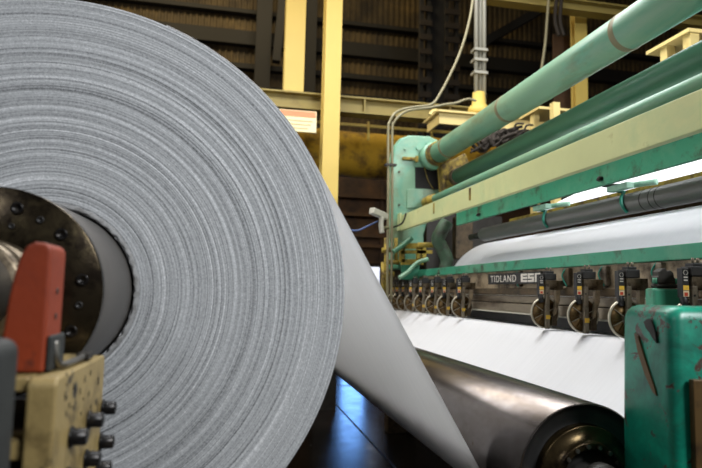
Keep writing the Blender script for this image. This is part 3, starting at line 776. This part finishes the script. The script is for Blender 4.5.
# flange face with real recessed bolt holes
import itertools
hole_list = [(.177, a, .0125) for a in (76.6, 43.5, 9.5, -25.6, -61, -95, -129, -163, 165, 138, 108)]
hole_list += [(.173, a, .0075) for a in (60, -7.5, -43, -78, -112, -146, 150, 122, 92)] + [(.139, 76, .006), (.139, 170, .006), (.139, -100, .006)]
# build by cutting holes as annular patches: face disc below plus hole liners on top
MB_f = MB().lathe(C1, [(.06, YFl), (.2125, YFl), (.2155, YFl+.003), (.2155, YFl+.022), (.2, YFl+.024)], 160)
fl = MB_f.build('flange_plate', 'flange', e)
cut = MB()
for (rr, dg, hr) in hole_list:
    a = math.radians(dg); cut.tube([(C1[0]+rr*math.cos(a), YFl+.001, C1[1]+rr*math.sin(a)), (C1[0]+rr*math.cos(a), YFl-.002, C1[1]+rr*math.sin(a))], [hr*1.15, hr*1.08], 20)
for (rr, dg, hr) in hole_list:
    a = math.radians(dg); x, z = C1[0]+rr*math.cos(a), C1[1]+rr*math.sin(a)
    big = hr > .01
    # socket head screw: rim + dark socket
    MB().lathe((x, z), [(hr, YFl+.001), (hr, YFl-.003), (hr*.85, YFl-.004), (hr*.55, YFl-.0035), (hr*.5, YFl-.0005), (0, YFl-.0005)], 20).build('socket_screw' if big else 'plug', 'bolt' if big else 'black', fl)
MB().lathe(C1, [(.0, YFl-.12), (.094, YFl-.12), (.102, YFl-.112), (.102, YFl-.07), (.096, YFl-.066), (.096, YFl-.055), (.104, YFl-.05), (.106, YFl+.002)], 96).build('hub_ring', 'knife_steel', e)
MB().lathe(C1, [(.0, YFl-.40), (.080, YFl-.40), (.084, YFl-.39), (.084, YFl-.121), (.0, YFl-.121)], 96).build('spindle', 'dark', e)

# ---------------------------------------------------------------- bearing stand at the lower left
e = empty('bearing_stand', (-.32, 1.1, 0), 'dirty cream cast bearing stand with black bolts in the lower left corner', 'stand')
XB = -.235
MB().ext([(.94, .3), (1.284, .3), (1.284, 1.205), (1.278, 1.213), (.95, 1.216), (.94, 1.206)], 0, XB-.04, XB).build('side_plate', 'block', e, bevel=.004)
MB().box((-.50, .955, 1.195), (XB-.041, 1.284, 1.2155)).build('top_plate', 'block', e, bevel=.003)
MB().box((-.50, 1.00, .3), (XB-.041, 1.27, 1.13)).build('web_block', 'grime', e, bevel=.004)
MB().box((-.50, .95, 1.10), (XB-.041, .999, 1.13)).build('cross_rib', 'block', e, bevel=.003)
MB().box((-.52, .92, 0), (XB-.02, 1.29, .299)).build('foot', 'block', e)
bolts = [(106, 408), (92, 420), (74, 437), (104, 442), (89, 459), (101, 468), (70, 478)]
for (px, py) in bolts:
    p = atX(px-4, py, XB)
    bo = MB().tube([(XB+.0005, p.y, p.z), (XB+.004, p.y, p.z), (XB+.0041, p.y, p.z), (XB+.024, p.y, p.z), (XB+.026, p.y, p.z)], [.0165, .0165, .013, .013, .011], 24).build('bolt', 'bolt', e)
    MB().tube([(XB+.026, p.y, p.z), (XB+.0265, p.y, p.z)], .006, 6).build('socket', 'black', bo)
# splashes of grime on the casting
for k in range(16):
    px = 62+rng.uniform(0, 40); py = 372+rng.uniform(0, 45); 
    p = atX(px, py, XB); s = rng.uniform(.0012, .0038)
    if p.y > 1.26: continue
    q = [(p.y+s*rng.uniform(.6, 1.3)*math.cos(t)*.7, p.z+s*2*rng.uniform(.5, 1.4)*math.sin(t)) for t in [i*PI/4 for i in range(8)]]
    MB().ext(q, 0, XB-.0005, XB+.0012).build('grime_spot', 'dark', e)
# hook and latch wire on top
w = empty('latch_hook', (-.25, 1.05, 1.217), 'small grey latch hook lying on the cream bearing stand beside the lever', 'hook')
MB().tube(smoothpath([(-.262, 1.02, 1.262), (-.258, 1.02, 1.235), (-.255, 1.03, 1.224), (-.25, 1.06, 1.2235), (-.25, 1.2, 1.2225)]), .0055, 10).build('hook_rod', 'steel', w)
MB().box((-.262, 1.16, 1.2165), (-.24, 1.2, 1.2285)).build('clip', 'dark', w, bevel=.002)

# orange lever
e = empty('orange_lever', (-.3, 1.04, 1.217), 'orange painted lock lever with rounded top standing on the cream stand', 'lever')
YL0, YL1 = .99, 1.075
poly = [(-.335, 1.217), (-.268, 1.217), (-.268, 1.395)] + [(-.283+.015*math.cos(math.radians(t)), 1.399+.015*math.sin(math.radians(t))) for t in range(15, 95, 14)] + [(-.293, 1.4145), (-.304, 1.408), (-.311, 1.396), (-.318, 1.37), (-.324, 1.33), (-.328, 1.28)]
MB().ext(poly, 1, YL0, YL1).build('lever_body', 'orange', e, bevel=.005, seg=3)
MB().box((-.2675, YL0+.004, 1.218), (-.260, YL1-.004, 1.272)).build('pad', 'rubber', e, bevel=.003)
for z in (1.34, 1.30): 
    MB().tube([(-.2682, 1.035, z), (-.2665, 1.035, z)], .005, 12).build('pin', 'dark', e)
# bracket under the lever, outside the stand
# dark grey post at the picture edge
e = empty('rubber_post', (-.31, .82, 0), 'blurred dark grey post with rounded top at the left picture edge', 'post')
mb = MB(); mb.ext([(-.40, 0), (-.263, 0), (-.263, 1.262)]+arc(-.281, 1.262, .018, 0, 90, 5)[1:]+[(-.40, 1.281)], 1, .78, .86)
mb.build('post_body', 'rubber', e, bevel=.006, seg=3)

# ---------------------------------------------------------------- machinery below the far frame
e = empty('tension_arm', (1.75, 4.6, H-.1), 'dusty green curved arm hanging under the cream beam near the frame', 'arm')
mb = MB().tube(smoothpath([at(447, 222, 4.6), at(441, 232, 4.6), at(438, 240, 4.6), at(443, 250, 4.6), at(447, 262, 4.6), at(443, 276, 4.6)]), .055, 14)
mb.build('arm_body', 'arm', e)
MB().tube([at(418, 245, 4.7), at(437, 245, 4.7)], .022, 12).build('pivot_pin', 'rusty', e)
e = empty('yellow_bracket_frame', (1.5, 5.0, H-.05), 'yellow rectangular bracket frame low on the green side frame', 'bracket')
Pq = lambda x, y: at(x, y, 5.05)
for a_, b_ in (((401, 246), (423, 246)), ((401, 262), (423, 262)), ((402, 246), (402, 262)), ((419, 246), (419, 262)), ((423, 246), (423, 262))):
    MB().beam(Pq(*a_), Pq(*b_), .05, .03, (0, 1, 0)).build('bar', 'rusty', e)
MB().beam(Pq(401, 252), Pq(432, 252), .03, .03, (0, 1, 0)).build('rod', 'rusty', e)
tag(MB().tube(smoothpath([at(399, 278, 4.95), at(408, 272, 4.95), at(417, 263, 4.95), at(428, 259, 4.95)]), .018, 10).build('bent_pipe', 'teal'), 'pale bent pipe low in front of the green side frame', 'pipe')
tag(MB().tube(smoothpath([at(393, 252, 5.0), at(402, 246, 5.0), at(412, 238, 5.0)]), .022, 10).build('brace_rod', 'pipe'), 'short green brace rod leaning against the side frame', 'rod')
tag(MB().box(at(456, 216, 5.3), at(469, 260, 5.4)).build('rear_stanchion', 'grime', bevel=.01), 'rust brown upright stanchion left of the bright white roll', 'post')
tag(MB().box(at(427, 213, 5.7), at(500, 310, 5.75)).build('rear_guard', 'dark'), 'dark rear guard plate behind the machine rollers', 'plate')
tag(MB().box(at(402, 264, 5.12), at(418, 280, 5.16)).build('junction_box', 'green', bevel=.006), 'green junction box on the side frame above the far knife holders', 'box')

# conduits and cables at the far frame
for q, col_, l in ((388.3, 'conduit', 'left one of two upright grey conduits beside the green frame'), (392.3, 'conduit', 'right one of two upright grey conduits beside the green frame')):
    k = (q-388.3)/4
    if k < .5: pts = [(q-1, 300), (q-.5, 240), (q, 180), (q, 130), (q+1.5, 122), (q+6, 114), (q+14, 109.5), (q+26, 107), (432, 104), (441, 92), (450, 75), (459, 55), (466, 34), (471, 12), (474, -10)]
    else: pts = [(q-1, 300), (q-.5, 240), (q, 180), (q, 130), (q+2, 122), (q+8, 115), (q+18, 110), (430, 107.5), (445, 104.5), (456, 103), (464, 100), (470, 99), (476, 101)]
    ee = tag(MB().tube(smoothpath([at(x, y, 5.1 if y > 112 else 5.15) for x, y in pts], 5), .0125, 8).build('conduit', col_), l, 'conduit', 'conduits beside the frame')
e = empty('conduit_clamp', at(390, 166, 5.08), 'black clamp holding the two grey conduits beside the frame', 'clamp')
MB().box(at(386, 163, 5.07), at(395, 167, 5.13)).build('clamp_body', 'dark', e)
# small yellow piping cluster under the lamp
mb = MB()
for (x0, y0, y1) in ((386, 238, 300), (396, 238, 262), (383, 262, 300)):
    mb.tube([at(x0, y0, 5.13), at(x0, y1, 5.13)], .018, 8)
for (x0, y0) in ((386, 250), (391, 262), (386, 274)): mb.tube([at(x0-4, y0, 5.13), at(x0+8, y0, 5.13)], .022, 8)
tag(mb.build('valve_piping', 'rusty'), 'rusty yellow valve piping at the foot of the grey conduits', 'piping')

# lamp / camera on bracket
e = empty('security_camera', at(384, 236, 4.9), 'small pale security camera tilted down, left of the grey conduits', 'camera')
MB().beam(at(371.5, 210.5, 4.9), at(386, 217, 5.0), .06, .055).build('camera_body', 'lamp_grey', e, bevel=.008)
MB().tube(smoothpath([at(382, 217, 4.95), at(381, 224, 4.95), at(382, 233, 4.95)]), .022, 10).build('bracket', 'lamp_grey', e)
MB().tube([at(381, 227, 4.95), at(388, 228, 5.08)], .014, 8).build('mount_rod', 'conduit', e)
MB().tube(smoothpath([at(345, 229, 4.97), at(357, 230.5, 4.97), at(368, 226, 4.97), at(378, 221, 4.97)]), .008, 8).build('cable', 'blue', e)

# ---------------------------------------------------------------- light
def area(loc, target, sx, sy, power, col):
    l = bpy.data.lights.new('lamp', 'AREA'); l.shape = 'RECTANGLE'; l.size = sx; l.size_y = sy; l.energy = power; l.color = col
    o = bpy.data.objects.new('ceiling_lamp', l); COL.objects.link(o); o.location = loc
    o.rotation_euler = (Vector(target)-Vector(loc)).to_track_quat('-Z', 'Y').to_euler(); return o
COOL = (.95, .975, 1.0); WARM = (1, .80, .48)
area((-2.2, -1.8, 4.4), (-.2, 1.7, 1.2), .7, .7, 28, COOL)
area((3.0, -1.8, 4.2), (.3, 1.8, 1.2), 1.6, 1.0, 300, COOL)
area((2.7, 3.2, 5.8), (1.9, 3.4, 1.2), .35, 4.0, 190, (.95, .97, 1))
area((.2, 4.0, 5.8), (1.5, 3.4, 1.2), 1.8, 4.2, 300, (.97, .98, 1))
area((-.5, 5.2, 6.6), (1.4, 7.2, 3.5), 2.0, 1.0, 60, WARM)
area((-.5, 9.6, 8.5), (.6, 13.0, 4.5), 5.0, 1.0, 260, (1, .82, .5))
w = bpy.data.worlds.new('world'); SC.world = w; w.use_nodes = True
w.node_tree.nodes['Background'].inputs[0].default_value = (.75, .78, .82, 1)
w.node_tree.nodes['Background'].inputs[1].default_value = .09
